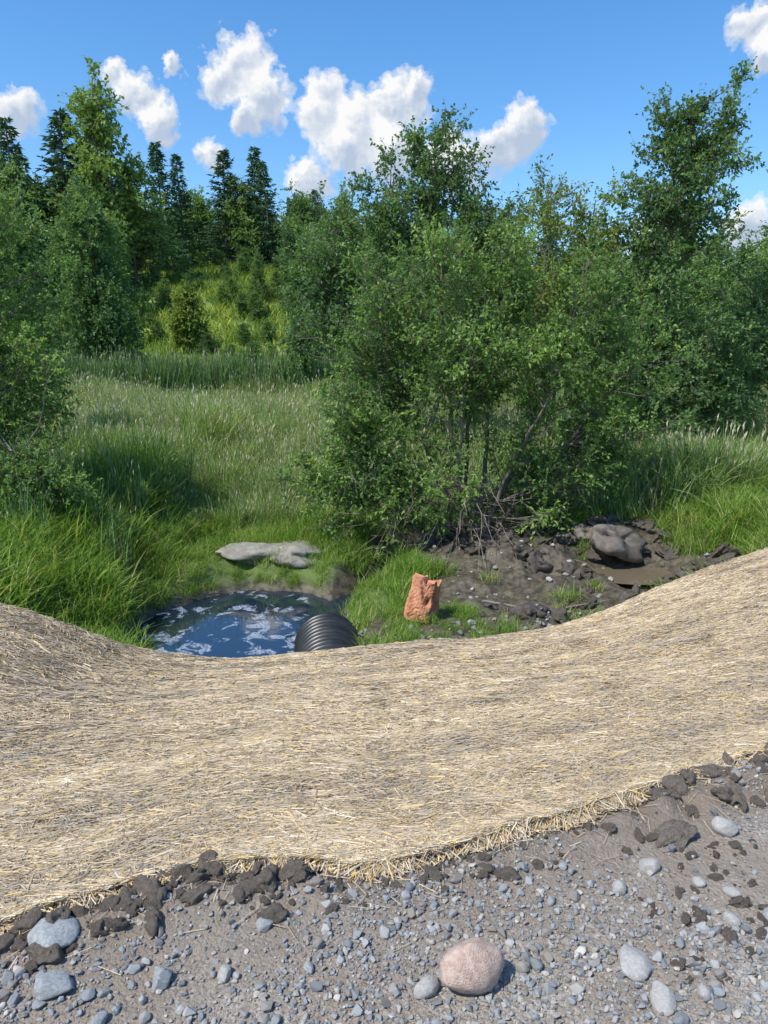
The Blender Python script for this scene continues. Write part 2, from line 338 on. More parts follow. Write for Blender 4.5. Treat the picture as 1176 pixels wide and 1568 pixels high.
from mathutils import noise as mn
def rock(name,mt,rounded,seed,flat=.65,npts=16,noiseamp=.12,cut=.8):
    r=np.random.default_rng(seed); bm=bmesh.new()
    if rounded:
        bmesh.ops.create_icosphere(bm,subdivisions=4,radius=.5)
        o=r.uniform(0,50,3); pl=r.normal(size=(7,3)); pl/=np.linalg.norm(pl,axis=1)[:,None]; dd=r.uniform(.31,.44,7)
        for v in bm.verts:
            p=v.co*2.2+Vector(o); q=v.co*7+Vector(o)
            v.co*=1+noiseamp*2*mn.noise(p)+noiseamp*.5*mn.noise(q)+noiseamp*.3*mn.noise(q*2.3)
            for a,d in zip(pl,dd):
                k=v.co.dot(Vector(a))-d
                if k>0: v.co-=Vector(a)*k*cut
    else:
        for i in range(npts):
            d=r.normal(size=3); d/=np.linalg.norm(d); bm.verts.new(d*.5*r.uniform(.85,1))
        bmesh.ops.convex_hull(bm,input=bm.verts)
        bmesh.ops.bevel(bm,geom=list(bm.edges),offset=.035,segments=1,affect='EDGES')
    asp=r.uniform(.6,1.0)
    for v in bm.verts: v.co.y*=asp; v.co.z*=flat
    me=bpy.data.meshes.new(name); bm.to_mesh(me); bm.free(); me.materials.append(mt)
    me.polygons.foreach_set('use_smooth',np.full(len(me.polygons),bool(rounded)))
    return me
protos=[obj('gravel_%02d'%i,rock('gravel_%02d'%i,M_stone,i%5==3,i,flat=.5+.06*(i%5),npts=11+i%5),linkit=False) for i in range(10)]
def stones_on(n,xr,yr,smin,smax,pw,cond):
    x=R0.uniform(*xr,n); y=R0.uniform(*yr,n); k=cond(x,y); x=x[k]; y=y[k]
    sc=smin+(smax-smin)*R0.random(len(x))**pw
    return np.stack([x,y,H(x,y)+sc*.2],1),sc
road=lambda x,y:(y<fye(x)-.0)&(R0.random(len(x))<np.clip(.62+2.8*fbm(x*1.9,y*1.9,91)-.45*np.exp(-((y-fye(x)+.1)/.15)**2)+.2*(y<1.75),.05,1))
A=[stones_on(32000,(-1.6,2.2),(1.3,2.9),.005,.013,1.2,road),stones_on(16000,(-1.6,2.2),(1.3,2.9),.011,.027,1.5,road),stones_on(1900,(-1.6,2.2),(1.3,2.9),.022,.05,1.8,road),
   stones_on(1500,(-9,9),(-3,6),.02,.06,2.2,lambda x,y:(y<fye(x)-.1)&((x<-1.6)|(x>2.2)|(y<1.3))),
   stones_on(340,(-.5,2.6),(7.0,9.3),.04,.14,2,lambda x,y:(y>fyf(x)+.05)&(y<fyf(x)+1.8)),
   stones_on(200,(.4,5.2),(8,12.5),.03,.14,2.5,lambda x,y:mudm(x,y)>.4)]
Pp=np.concatenate([a[0] for a in A]); sc=np.concatenate([a[1] for a in A]); n=len(sc)
scatter('gravel',protos,Pp,R0.normal(0,.35,(n,3))+np.stack([np.zeros(n),np.zeros(n),R0.uniform(0,6.28,n)],1),uni(sc),R0.integers(0,10,n))
pc=[obj('clod_%02d'%i,rock('clod_%02d'%i,M_clod,True,40+i,flat=.65,noiseamp=.40,cut=.5),linkit=False) for i in range(7)]
x=np.concatenate([R0.uniform(.85,3.4,210),R0.uniform(-1.15,-.25,190),R0.uniform(-1.6,.8,300),R0.uniform(.75,1.5,200)])
n=len(x); y=fye(x)-np.abs(R0.normal(.0,.09,n))-.02; y[-200:]=R0.uniform(1.6,2.2,200)
sc=.006+.045*R0.random(n)**2.8; sc[:210]=.015+.11*R0.random(210)**2.4; sc[210:400]=.012+.08*R0.random(190)**2.8
scatter('soil_clods',pc,np.stack([x,y,H(x,y)+sc*.06],1),upright(n,.5),np.stack([sc*R0.uniform(.7,1.5,n),sc,sc*R0.uniform(.6,1.3,n)],1),R0.integers(0,7,n))
pm=[obj('mudclod_%02d'%i,rock('mudclod_%02d'%i,M_mud,True,60+i,flat=.6,noiseamp=.38,cut=.5),linkit=False) for i in range(6)]
x=R0.uniform(.9,5.6,1400); y=R0.uniform(7.4,13.2,1400); k=(mudm(x,y)>.3)&(y>fyf(x)+.2)&(pud_e(x,y)>1.05)&(fbm(x*.8,y*.8,55)>-.07); x=x[k];y=y[k]; sc=.03+.32*R0.random(len(x))**3.5
x2=R0.uniform(-6,-3.2,110); y2=fyf(x2)+R0.uniform(0,.5,110); sc2=.05+.13*R0.random(110)**2
x=np.r_[x,x2];y=np.r_[y,y2];sc=np.r_[sc,sc2]; n=len(x)
scatter('mud_clods',pm,np.stack([x,y,H(x,y)+sc*.06],1),upright(n,.4),np.stack([sc*R0.uniform(.8,1.5,n),sc,sc*R0.uniform(.6,1.2,n)],1),R0.integers(0,6,n))
obj('pink_granite_boulder',rock('pink_granite_boulder',M_pink,True,5,flat=.82,noiseamp=.09,cut=.55),(.227,1.63,.04),(.1,.05,.4),(.186,.19,.186))
for i,(sx_,sy_,w,mt,rd,fl) in enumerate([(.108,1.60,.074,M_grit,1,.8),(-.588,1.63,.088,M_gneis,0,.75),(-.907,1.75,.13,M_gneis,1,.45),(-.85,1.60,.11,M_gneis,1,.55),
    (-.34,1.81,.062,M_gneis,0,.6),(1.16,2.25,.085,M_grit,1,.9),(.84,2.06,.066,M_grit,1,.8),(.715,1.96,.055,M_grit,1,.8),(.668,1.68,.11,M_grit,1,.5),
    (.708,1.58,.09,M_grit,1,.4),(.996,1.83,.06,M_grit,1,.7),(1.05,1.94,.055,M_grit,1,.7),(.82,1.59,.05,M_grit,1,.8),(-.42,1.65,.055,M_grit,1,.7),(-.59,1.52,.05,M_grit,0,.7),(1.12,1.85,.06,M_gneis,1,.7),
    (1.08,1.78,.05,M_grit,1,.6),(-.7,1.5,.06,M_gneis,1,.6),(.4,1.6,.04,M_gneis,0,.6),(.97,1.99,.055,M_grit,1,.5)]):
    obj('stone',rock('stone',mt,rd,100+i,flat=fl,noiseamp=.12,cut=.65),(sx_,sy_,float(H(sx_,sy_))+w*fl*.22),(R0.normal()*.15,R0.normal()*.15,R0.uniform(0,6)),(w,w,w))
obj('flat_boulder',rock('flat_boulder',M_rock,True,77,flat=.42,noiseamp=.25),(-2.25,11.95,-1.62),(.06,.05,.15),(1.2,1.0,.85))
obj('flat_boulder',rock('flat_boulder',M_rock,True,79,flat=.42,noiseamp=.25),(-1.5,12.0,-1.66),(-.04,.08,-.3),(1.1,1.0,.85))
obj('mud_boulder',rock('mud_boulder',M_lump,True,78,flat=.7,noiseamp=.45,cut=.6),(3.85,12.0,-1.42),(.1,.3,.5),(1.0,.85,.8))
obj('mud_boulder',rock('mud_boulder',M_lump,True,83,flat=.6,noiseamp=.45,cut=.6),(3.45,12.3,-1.4),(.1,.1,1.5),(.7,.6,.6))

# ------------------------------------------------------------------ culvert pipe
def tube(path,rad,sides=8,cap=False):
    path=np.asarray(path,float); n=len(path); t=np.gradient(path,axis=0); t/=np.linalg.norm(t,axis=1)[:,None]+1e-9
    ref=np.array([0,0,1.]) if np.abs(t[:,2]).mean()<.7 else np.array([0,1.,0])
    a=np.cross(t,ref); a/=np.linalg.norm(a,axis=1)[:,None]+1e-9; b=np.cross(t,a)
    th=np.linspace(0,2*np.pi,sides,endpoint=False)
    rad=np.asarray(rad,float).reshape(-1,1,1)*np.ones((n,1,1))
    V=path[:,None]+rad*(a[:,None]*np.cos(th)[None,:,None]+b[:,None]*np.sin(th)[None,:,None])
    i=np.arange(n-1)[:,None]*sides; j=np.arange(sides)[None]; j2=(j+1)%sides
    F=np.stack([i+j,i+j2,i+sides+j2,i+sides+j],2).reshape(-1,4)
    return V.reshape(-1,3),F
yy=np.arange(0,2.5,.01); k=len(yy)
ax0=np.array([-.42,6.3,-1.86]); axd=np.array([-.12,1,-.035]); axd/=np.linalg.norm(axd)
rr=.385+.022*np.clip(np.sin(yy*2*np.pi/.12)*1.6,-1,1)
Vo,Fo=tube(ax0+axd*yy[:,None],rr,56)
Vi,Fi=tube(ax0+axd*yy[::-1][:,None],rr[::-1]-.035,56)
nV=len(Vo); F3=[]
for j in range(56):
    j2=(j+1)%56; F3.append((nV-56+j,nV-56+j2,nV+j2,nV+j))
m,nt,out=mat('black_corrugated_plastic'); tc=N(nt,'ShaderNodeTexCoord'); nz=noise(nt,6,5,tc.outputs['Object'])
pr=N(nt,'ShaderNodeBsdfPrincipled',Roughness=.38); nt.links.new(ramp(nt,[(.35,(.012,.013,.015)),(.75,(.04,.04,.04))],nz.outputs[0]).outputs[0],pr.inputs['Base Color'])
nt.links.new(pr.outputs[0],out.inputs[0])
obj('culvert_pipe',make_mesh('culvert_pipe',np.concatenate([Vo,Vi]),np.concatenate([Fo,Fi+nV,np.array(F3)]),mats=[m],smooth=True))

# ------------------------------------------------------------------ orange stump
m,nt,out=mat('orange_rotted_wood'); tc=N(nt,'ShaderNodeTexCoord')
mp=N(nt,'ShaderNodeMapping'); mp.inputs['Scale'].default_value=(7,7,3); nt.links.new(tc.outputs['Object'],mp.inputs[0]); nz=noise(nt,2.2,7,mp.outputs[0],.7)
pr=N(nt,'ShaderNodeBsdfPrincipled',Roughness=.85); nt.links.new(ramp(nt,[(.33,(.12,.045,.025)),(.42,(.50,.20,.10)),(.7,(.72,.36,.21))],nz.outputs[0]).outputs[0],pr.inputs['Base Color'])
b=N(nt,'ShaderNodeBump',Strength=.6,Distance=.03); nt.links.new(nz.outputs[0],b.inputs['Height']); nt.links.new(b.outputs[0],pr.inputs['Normal']); nt.links.new(pr.outputs[0],out.inputs[0])
th=np.linspace(0,2*np.pi,48,endpoint=False); zs=np.linspace(0,1,24); Vs=[]
rs=np.random.default_rng(5)
for z in zs:
    sq=1/np.maximum(np.abs(np.cos(th+.5)),np.abs(np.sin(th+.5)))**.6
    r=.205*(1.02-.10*z+.05*np.sin(z*5+.8))*sq*(1+.06*np.sin(th*3+1)+.05*np.sin(th*7+z*6)+.03*np.sin(th*13+z*14))+rs.normal(0,.004,48)
    top=.50-.05*np.cos(th-.3)+.03*np.sin(th*5+1)+.018*np.sin(th*11)
    notch=(np.exp(-((th-5.3)/.2)**2-((z-.62)/.09)**2)+np.exp(-((th-5.65)/.17)**2-((z-.38)/.10)**2)+.8*np.exp(-((th-4.8)/.12)**2-((z-.5)/.08)**2)+.7*np.exp(-((th-5.15)/.12)**2-((z-.25)/.06)**2))
    r=r*(1-.75*np.clip(notch,0,1))
    Vs.append(np.stack([r*np.cos(th)*.92+.05*z,r*np.sin(th)*.8,top*z],1))
cen=np.array([.05,0,0])
for q in (.85,.55,.25,.02): Vs.append((Vs[23]-cen)*np.array([q,q,1])+cen-np.array([0,0,.03*(1-q)]))
Vs=np.concatenate(Vs); i=np.arange(27)[:,None]*48; j=np.arange(48)[None]; j2=(j+1)%48
Fs=np.stack([i+j,i+j2,i+48+j2,i+48+j],2).reshape(-1,4)
obj('orange_tree_stump',make_mesh('orange_tree_stump',Vs,Fs,mats=[m],smooth=False),(.46,9.0,float(H(.46,9.0))+.03),(.05,.06,.2))
p=np.array([(1.3,9.35,0),(1.75,9.4,0),(2.2,9.3,0),(2.75,9.35,0),(3.0,9.4,0)]); p[:,2]=H(p[:,0],p[:,1])+np.array([.1,.08,.07,.06,.05])
V,F=tube(p,[.02,.018,.014,.01,.004],7); obj('fallen_branch',make_mesh('fallen_branch',V,F,mats=[M_twig],smooth=True))

# ------------------------------------------------------------------ plants
def prisms(A,B,ra,rb):
    n=len(A); d=B-A; d/=np.linalg.norm(d,axis=1)[:,None]+1e-9
    a=np.cross(d,np.array([.3,.5,.81])); a/=np.linalg.norm(a,axis=1)[:,None]+1e-9; b=np.cross(d,a)
    V=[]
    for P_,r in ((A,ra),(B,rb)):
        for k in range(3):
            t=k*2*np.pi/3; V.append(P_+np.reshape(r,(-1,1))*(a*np.cos(t)+b*np.sin(t)))
    V=np.stack(V,1).reshape(-1,3); i=np.arange(n)[:,None]*6
    F=np.concatenate([np.concatenate([i+k,i+(k+1)%3,i+3+(k+1)%3,i+3+k],1) for k in range(3)])
    return V,F
def leaves(P_,D,Ln,W,r,upb=.6):
    n=len(P_); D=D/(np.linalg.norm(D,axis=1)[:,None]+1e-9)
    nr=r.normal(size=(n,3))*.7; nr[:,2]+=upb
    S=np.cross(D,nr); S/=np.linalg.norm(S,axis=1)[:,None]+1e-9; nn=np.cross(S,D)
    Ln=Ln[:,None]; W=W[:,None]
    m_=P_+D*Ln*.45+nn*Ln*.08
    V=np.stack([P_,m_-S*W/2,P_+D*Ln-np.array([0,0,.12])*Ln,m_+S*W/2],1).reshape(-1,3)
    return V,np.arange(n*4).reshape(-1,4)
class Acc:
    def __init__(s): s.V=[];s.F=[];s.m=[];s.v=[];s.n=0
    def add(s,VF,mi,var=.5):
        V,F=VF; s.V.append(V); s.F.append(F+s.n); s.n+=len(V); s.m.append(np.full(len(F),mi))
        s.v.append(np.full(len(F),var) if np.isscalar(var) else np.asarray(var))
    def mesh(s,name,mats):
        return make_mesh(name,np.concatenate(s.V),np.concatenate(s.F),{'var':('FACE',np.concatenate(s.v))},mats,np.concatenate(s.m))
def curve(pts,n,r,jit):
    pts=np.asarray(pts,float); u=np.linspace(0,len(pts)-1,n); k=np.arange(len(pts))
    q=np.stack([np.interp(u,k,pts[:,i]) for i in range(3)],1)
    if n>4: q[1:-1]=(q[:-2]+2*q[1:-1]+q[2:])/4
    j=r.normal(0,jit,(n,3)); j[0]=0; return q+j
def tree(name,base,stems,blobs,mats,seed,leaf=(.07,.035),twigs=14,lpt=9,tl=.42,dead=0,linkit=True,upb=.6,clumpvar=.5,br=1.0):
    r=np.random.default_rng(seed); A=Acc(); SP=[]; SR=[]
    for pts,r0 in stems:
        q=curve(pts,14,r,r0*.5); rad=np.linspace(r0,r0*.22,14); A.add(tube(q,rad,7),0); SP.append(q); SR.append(rad)
    SP=np.concatenate(SP); SR=np.concatenate(SR)
    LP=[];LD=[];LV=[];TA=[];TB=[]
    for (cx,cy,cz,rx,ry,rz,nc) in blobs:
        ph=r.uniform(0,6,4)
        for _ in range(nc):
            d=r.normal(size=3); d/=np.linalg.norm(d)
            bump=1+.24*math.sin(3*math.atan2(d[1],d[0])+ph[0]+2*d[2])+.2*math.sin(5*d[2]*2+ph[1]+d[0]*4)+.12*r.normal()
            q=r.random()**.45*bump; c=np.array([cx+rx*d[0]*q,cy+ry*d[1]*q,cz+rz*d[2]*q])
            w=np.linalg.norm(SP-c,axis=1)+1.2*np.maximum(0,SP[:,2]-c[2]+.3)+r.random(len(SP))*.5
            i=int(np.argmin(w)); s=SP[i]; ds=np.linalg.norm(c-s)
            mid=(s+c)/2+np.array([0,0,-.06*ds])+r.normal(0,.06*ds,3)
            bq=curve([s,mid,c],6,r,.01); rb=min(SR[i]*.6,.006+.009*ds)*br; A.add(tube(bq,np.linspace(rb,.004*br,6),4),0)
            out_=c-np.array([cx,cy,cz]); out_=out_/(np.linalg.norm(out_)+.3)
            st=bq[5]+ (bq[3]-bq[5])*r.random((twigs,1))*.9
            td=r.normal(size=(twigs,3))*.75+out_*.55+np.array([0,0,.3]); td/=np.linalg.norm(td,axis=1)[:,None]
            ln=tl*r.uniform(.45,1.15,(twigs,1)); en=st+td*ln; TA.append(st);TB.append(en)
            t=r.uniform(.1,1.05,(twigs,lpt,1)); pp=st[:,None]+(en-st)[:,None]*t
            dd=td[:,None]*.7+r.normal(size=(twigs,lpt,3))*.7
            LP.append(pp.reshape(-1,3)); LD.append(dd.reshape(-1,3))
            cv=r.random()*clumpvar+ (1-clumpvar)*r.random(twigs*lpt)*1.0+.15*(q-.7)+.12*(t.ravel()-.5)
            LV.append(cv)
    TA=np.concatenate(TA);TB=np.concatenate(TB); A.add(prisms(TA,TB,.0035*br,.0015*br),0)
    LP=np.concatenate(LP);LD=np.concatenate(LD);LV=np.clip(np.concatenate(LV),0,1); n=len(LP)
    sz=r.uniform(.65,1.2,n); A.add(leaves(LP,LD,leaf[0]*sz,leaf[1]*sz,r,upb),1,LV)
    if dead:
        a=r.uniform(0,6.28,dead); st=np.stack([r.normal(0,.3,dead),r.normal(0,.2,dead),r.uniform(.1,1.2,dead)],1)
        for k in range(dead):
            L_=r.uniform(.5,2.1); d=np.array([math.cos(a[k])*1.2,math.sin(a[k])*.9-.3,r.uniform(-.35,.35)])
            e1=st[k]+d*L_*.6+np.array([0,0,.15]); e2=st[k]+d*L_+np.array([0,0,-.25*L_]); e2[2]=max(e2[2],-.05)
            q=curve([st[k],e1,e2],8,r,.03); A.add(tube(q,np.linspace(.009,.002,8),3),2)
            ii=r.integers(2,8,9); tp=q[ii]; te=tp+r.normal(0,.2,(9,3)); A.add(prisms(tp,te,.003,.001),2)
    me=A.mesh(name,mats)
    return obj(name,me,base,linkit=linkit)
def gz(x,y): return float(H(x,y))
MW=[M_bark,M_leaf_w,M_twig]; MP=[M_bark,M_leaf_p,M_twig]; MY=[M_bark,M_leaf_y,M_twig]

b0=(1.45,12.9,gz(1.45,12.9)-.05)
stems=[([(0,0,0),(-.5,0,1.2),(-1.1,.1,2.6),(-1.5,0,4.0)],.055),([(.1,.1,0),(-.1,.2,1.5),(-.4,.2,3),(-.5,.1,4.9)],.06),
 ([(.2,0,0),(.35,0,1.6),(.4,.3,3.2),(.6,.2,5.2)],.055),([(.3,.1,0),(.9,.2,1.5),(1.5,.2,2.9),(1.9,.2,4.3)],.055),
 ([(.3,-.1,0),(1.1,-.1,1.1),(2.0,-.2,2.2),(2.8,0,3.2)],.045),([(-.1,-.1,0),(-.9,-.2,.9),(-1.7,-.3,1.6),(-2.3,-.3,2.2)],.04),
 ([(0,-.2,0),(-.2,-.5,1.2),(-.2,-.8,2.4),(0,-.9,3.4)],.045),([(.2,-.2,0),(.6,-.6,1.3),(1.0,-.9,2.3),(1.4,-1,3.0)],.04),
 ([(0,.2,0),(.1,.8,1.7),(.2,1.1,3.5),(.1,1,4.8)],.05),([(-.1,0,0),(-1.0,-.1,.4),(-1.9,-.2,.9),(-2.4,-.2,1.1)],.03)]
blobs=[(0,0,4.3,2.2,1.5,1.3,135),(-1.6,0,3.0,1.2,1.2,1.4,80),(-2.1,-.3,1.35,1.05,.9,.8,60),(1.9,0,3.2,1.5,1.2,1.45,95),
 (.1,-.4,2.9,1.7,1.1,1.2,80),(1.35,-.5,1.3,1.1,.8,.6,30),(-1.0,-.7,1.1,1.1,.7,.75,46),(2.6,.2,1.7,.9,.9,.8,36)]
tree('willow_shrub',b0,stems,blobs,MW,3,dead=95,leaf=(.082,.04),twigs=14,lpt=9,clumpvar=.65)

def simpletree(name,x,y,blobs,mats,seed,r0=.09,**kw):
    z0=gz(x,y)-.05; rel=[(a-x,b-y,c-z0,rx,ry,rz,n) for a,b,c,rx,ry,rz,n in blobs]
    st=[]
    for a,b,c,rx,ry,rz,n in rel:
        st.append(([(0,0,0),(a*.25,b*.3,c*.4),(a*.75,b*.8,c*.75),(a,b,c+rz*.75)],r0))
    return tree(name,(x,y,z0),st,rel,mats,seed,**kw)
simpletree('poplar_tree',1.0,19.5,[(1.3,19.5,6.0,1.15,1.1,1.25,70),(.2,19.3,4.7,1.5,1.3,1.3,80),(-1.3,18.8,3.1,1.2,1.2,1.8,80),(2.7,19.3,4.2,1.6,1.3,1.2,80),(1,19,2.6,2.6,1.3,1.4,80)],MP,5,leaf=(.10,.06),lpt=8,tl=.5,clumpvar=.5)
simpletree('young_poplar_tree',3.9,18,[(3.8,18,4.7,.95,.9,1.0,30),(4.9,18.2,4.1,1.0,1,1.3,34),(3.6,17.5,3,1.2,1,1.2,45)],MY,6,leaf=(.09,.05),lpt=6,r0=.05)
simpletree('tall_poplar_tree',5.9,18,[(7.0,18,6.15,1.3,1.2,1.2,95),(6.6,18,4.6,1.75,1.4,1.05,85),(6.5,17.6,2.3,1.9,1.5,1.2,90),(5.6,17,.8,1.6,1.4,1.1,80),(7.6,17.3,.9,1.4,1.3,1.2,65),(4.6,17.4,2.4,1.0,1.0,1.4,38)],MP,7,leaf=(.10,.06),lpt=8,r0=.10)
simpletree('alder_tree',9.8,20,[(9.8,20,2.7,1.7,1.5,1.2,80),(9.3,19.6,1.2,1.9,1.5,1.1,70)],MP,8,leaf=(.1,.06),lpt=7)
simpletree('willow_tree',-6.5,12,[(-6.5,12.2,3.2,1.25,1.2,1.25,100),(-6.2,11.8,1.1,1.35,1.2,1.3,115),(-5.4,10.9,-.3,.85,.8,.6,50)],MW,9,leaf=(.08,.035))
simpletree('willow_tree',-9.0,17,[(-8.9,17,2.9,1.3,1.3,1.7,80),(-8.6,17,.8,1.5,1.3,1.2,65)],MW,19,leaf=(.1,.045),lpt=8)
simpletree('alder_tree',-13.2,35,[(-13.3,35,6.9,1.2,1.1,1.8,50),(-13.3,35,4.4,1.9,1.8,1.7,80),(-13.0,35,2.2,2.1,2,1.6,80)],MP,10,leaf=(.17,.10),tl=.8,lpt=9)
simpletree('alder_tree',-17.5,36,[(-17.2,36,6.0,1.5,1.5,1.9,70),(-17.9,36,3.2,2.4,2,2.2,95)],MP,12,leaf=(.17,.10),tl=.8,lpt=9)
simpletree('birch_tree',-3.4,31,[(-3.4,31,4.2,.6,.6,1.6,26),(-3.3,31,2.4,.8,.8,1.4,34)],MP,13,leaf=(.15,.09),tl=.6,r0=.04)
simpletree('birch_tree',-11.6,45,[(-11.6,45,4.6,.6,.6,1.5,24),(-11.6,45,3.2,1.0,1.0,1.0,30)],MY,14,leaf=(.2,.12),tl=.7,r0=.05)

def dec(name,seed,h,wd,mats):
    bl=[(0,0,h*.80,wd*.55,wd*.55,h*.18,30),(.2*wd,0,h*.55,wd*.9,wd*.9,h*.22,60),(-.2*wd,.1*wd,h*.30,wd,wd,h*.2,55)]
    st=[([(0,0,0),(.1,.1,h*.4),(0,.1,h*.9)],.12),([(0,0,0),(.3*wd,.1,h*.3),(.5*wd,.1,h*.6)],.07),([(0,0,0),(-.3*wd,-.2,h*.25),(-.5*wd,-.2,h*.5)],.07)]
    return tree(name,(0,0,0),st,bl,mats,seed,leaf=(.24,.14),twigs=9,lpt=7,tl=.85,linkit=False,br=2)
def spruce(name,seed,h,w):
    r=np.random.default_rng(seed); A=Acc(); A.add(tube([(0,0,0),(0,0,h*.5),(0,0,h)],[.13,.08,.02],6),0)
    nb=230; hz=(.04+.95*np.linspace(0,1,nb)**.9)*h; az=r.uniform(0,6.28,nb); ln=w*(1-hz/h)**.85*r.uniform(.4,1.25,nb)+.12
    P_=[];D=[];TA=[];TB=[]
    for k in range(nb):
        d=np.array([math.cos(az[k]),math.sin(az[k]),-.12+.35*hz[k]/h]); s0=np.array([0,0,hz[k]]); e=s0+d*ln[k]
        TA.append(s0);TB.append(e); m_=int(7+13*ln[k]/w); t=r.uniform(.15,1.05,(m_,1)); P_.append(s0+(e-s0)*t)
        side=np.array([-d[1],d[0],0]); D.append(d*.7+side*r.choice([-1,1],(m_,1))*r.uniform(.3,1,(m_,1))+np.array([0,0,-.2])+r.normal(0,.3,(m_,3)))
    A.add(prisms(np.array(TA),np.array(TB),.02,.006),0)
    P_=np.concatenate(P_);D=np.concatenate(D);n=len(P_); A.add(leaves(P_,D,r.uniform(.3,.5,n),r.uniform(.08,.15,n),r,.8),1,r.random(n))
    return obj(name,A.mesh(name,[M_bark,M_needle]),linkit=False)
FP=[dec('forest_kind_0',21,9,2.2,[M_bark,M_leaf_f,M_twig]),dec('forest_kind_1',22,8,1.8,[M_bark,M_leaf_f,M_twig]),dec('forest_kind_2',23,10,1.7,[M_bark,M_leaf_f,M_twig]),
    spruce('forest_kind_3',24,10,2.3),spruce('forest_kind_4',25,10,1.9),spruce('forest_kind_5',26,9,2.3)]
pts=[];cell=3.3
for X in np.arange(-75,75,cell):
    for Y in np.arange(39,118,cell):
        x=X+R0.uniform(-1.5,1.5); y=Y+R0.uniform(-1.5,1.5)
        if abs(x)>y*.72+6: continue
        az=x/y
        if -.335<az<-.12 and y<70+8*R0.random():
            if R0.random()<.10: pts.append((x,y,R0.uniform(.16,.40),R0.integers(0,3)))
            continue
        if y<44 and R0.random()<.4: continue
        if x>-4:
            if R0.random()<.25: continue
            k=R0.integers(0,3) if R0.random()<.85 else R0.integers(3,6); s=R0.uniform(.5,.85)*(1+.1*(x>8))
        else:
            k=R0.integers(3,6) if R0.random()<.30 else R0.integers(0,3); s=R0.uniform(.45,.85)
            if y<50: s*=.75
            if az<-.36 : s*=1.2
        if y>90: s*=.8
        pts.append((x,y,s,k))
for q in [(-22,60,1.6,2),(-24.5,60,1.3,3),(-20,62,1.15,0),(-27,58,1.25,4),(-29.5,58,1.3,2),(-32,58,1.25,0),(-15,74,1.05,3),(-12.5,75,1.1,4),(-13.8,74,.95,0),(-17.8,70,1.0,4),(-10.6,74,1.0,3),(-8.2,73,.95,1),(-19,68,1.1,3)]: pts.append(q)
pts=np.array(pts); x,y,s,k=pts.T; n=len(x)
sc=np.stack([s*R0.uniform(.9,1.25,n),s*R0.uniform(.9,1.25,n),s],1)
scatter('distant_forest',FP,np.stack([x,y,H(x,y)-.15],1),upright(n,.03),sc,k.astype(int))
xs=R0.uniform(-26,30,190); ys=R0.uniform(35.5,44,190); az=xs/ys; k=R0.random(190)<np.where((az>-.33)&(az<-.1),.3,1); xs=xs[k];ys=ys[k]
x3=R0.uniform(-24,-6,65); y3=R0.uniform(44,74,65); xs=np.r_[xs,x3];ys=np.r_[ys,y3]; n=len(xs); s=R0.uniform(.12,.27,n)
x4=R0.uniform(4,16,26); y4=R0.uniform(22,35,26); s4=R0.uniform(.2,.38,26); xs=np.r_[xs,x4];ys=np.r_[ys,y4]; s=np.r_[s,s4]; n=len(xs)
scatter('hillside_shrubs',[FP[0].copy(),FP[1].copy()],np.stack([xs,ys,H(xs,ys)-.1],1),upright(n,.05),np.stack([s*1.35,s*1.35,s],1),R0.integers(0,2,n))

def tuft(name,mats,n,Rr,h,w,lean,seed,seed_frac=0):
    r=np.random.default_rng(seed); a=r.uniform(0,6.28,n); q=Rr*np.sqrt(r.random(n)); bx_=q*np.cos(a); by_=q*np.sin(a)
    d=r.uniform(0,6.28,n); hh_=h*r.uniform(.45,1.15,n); le=lean*r.uniform(.2,1.5,n); f=d+r.uniform(-.6,.6,n)
    V=[]
    for t,wt in zip((0,.4,.75,1),(.9,1,.65,.08)):
        cx=bx_+np.cos(d)*le*hh_*t**2; cy=by_+np.sin(d)*le*hh_*t**2; cz=hh_*(t-.35*le*t**2)-.03
        sx_=-np.sin(f)*w*wt/2; sy_=np.cos(f)*w*wt/2
        V+= [np.stack([cx-sx_,cy-sy_,cz],1),np.stack([cx+sx_,cy+sy_,cz],1)]
    V=np.stack(V,1).reshape(-1,3); i=np.arange(n)[:,None]*8
    F=np.concatenate([np.concatenate([i+2*k,i+2*k+1,i+2*k+3,i+2*k+2],1) for k in range(3)])
    var=np.tile(r.random(n),3); A=Acc(); A.add((V,F),0,var)
    m_=int(n*seed_frac)
    if m_:
        tip=V.reshape(n,8,3)[:m_,7]; st=tip*np.array([1,1,0])*.7; up=tip-st; tp=st+up*1.12
        A.add(prisms(st,tp,.0025,.0015),1,.3)
        A.add(leaves(tp-up*.16,up+r.normal(0,.06,(m_,3)),np.full(m_,.17*h),np.full(m_,.028),r),1,r.random(m_))
    return obj(name,A.mesh(name,mats),linkit=False)
GB=[tuft('bank_%d'%i,[M_grass,M_seed],75,.24,.42,.011,.7,200+i) for i in range(4)]
def ok(x,y): return (y>fyf(x)+.25)&(pool_e(x,y)>1.07)&(chan_d(x,y)>.3)&(mudm(x,y)<.35)&(pud_e(x,y)>1.3)&~((x>-2.9)&(x<-.15)&(y<8.8))
n=9800; x=R0.uniform(-9,9,n); y=R0.uniform(6,15.5,n); k=ok(x,y)&(np.abs(x)<y*.6+1)&(R0.random(n)<.35+.5*(y<13.5)); x=x[k];y=y[k]; n=len(x)
s=R0.uniform(.5,1.05,n)*(1+.6*sstep(3.2,4.5,-x)+.35*sstep(4.5,6,x))*(1-.4*(1-sstep(1.1,1.7,pool_e(x,y)))*(y>10.0))*(1+.35*sstep(12.5,14.5,y))*(1+1.2*fbm(x*1.3,y*1.3,111))
front=(x>-.3)&(x<1.7)&(y<10.5); s=np.where(front,s*.75,s)
dr=(R0.random(n)<np.where(front,.45,0))|((x>-.3)&(x<2.2)&(y<fyf(x)+.85+1.1*fbm(x*2,x*0,19))); x=x[~dr];y=y[~dr];s=s[~dr];n=len(x)
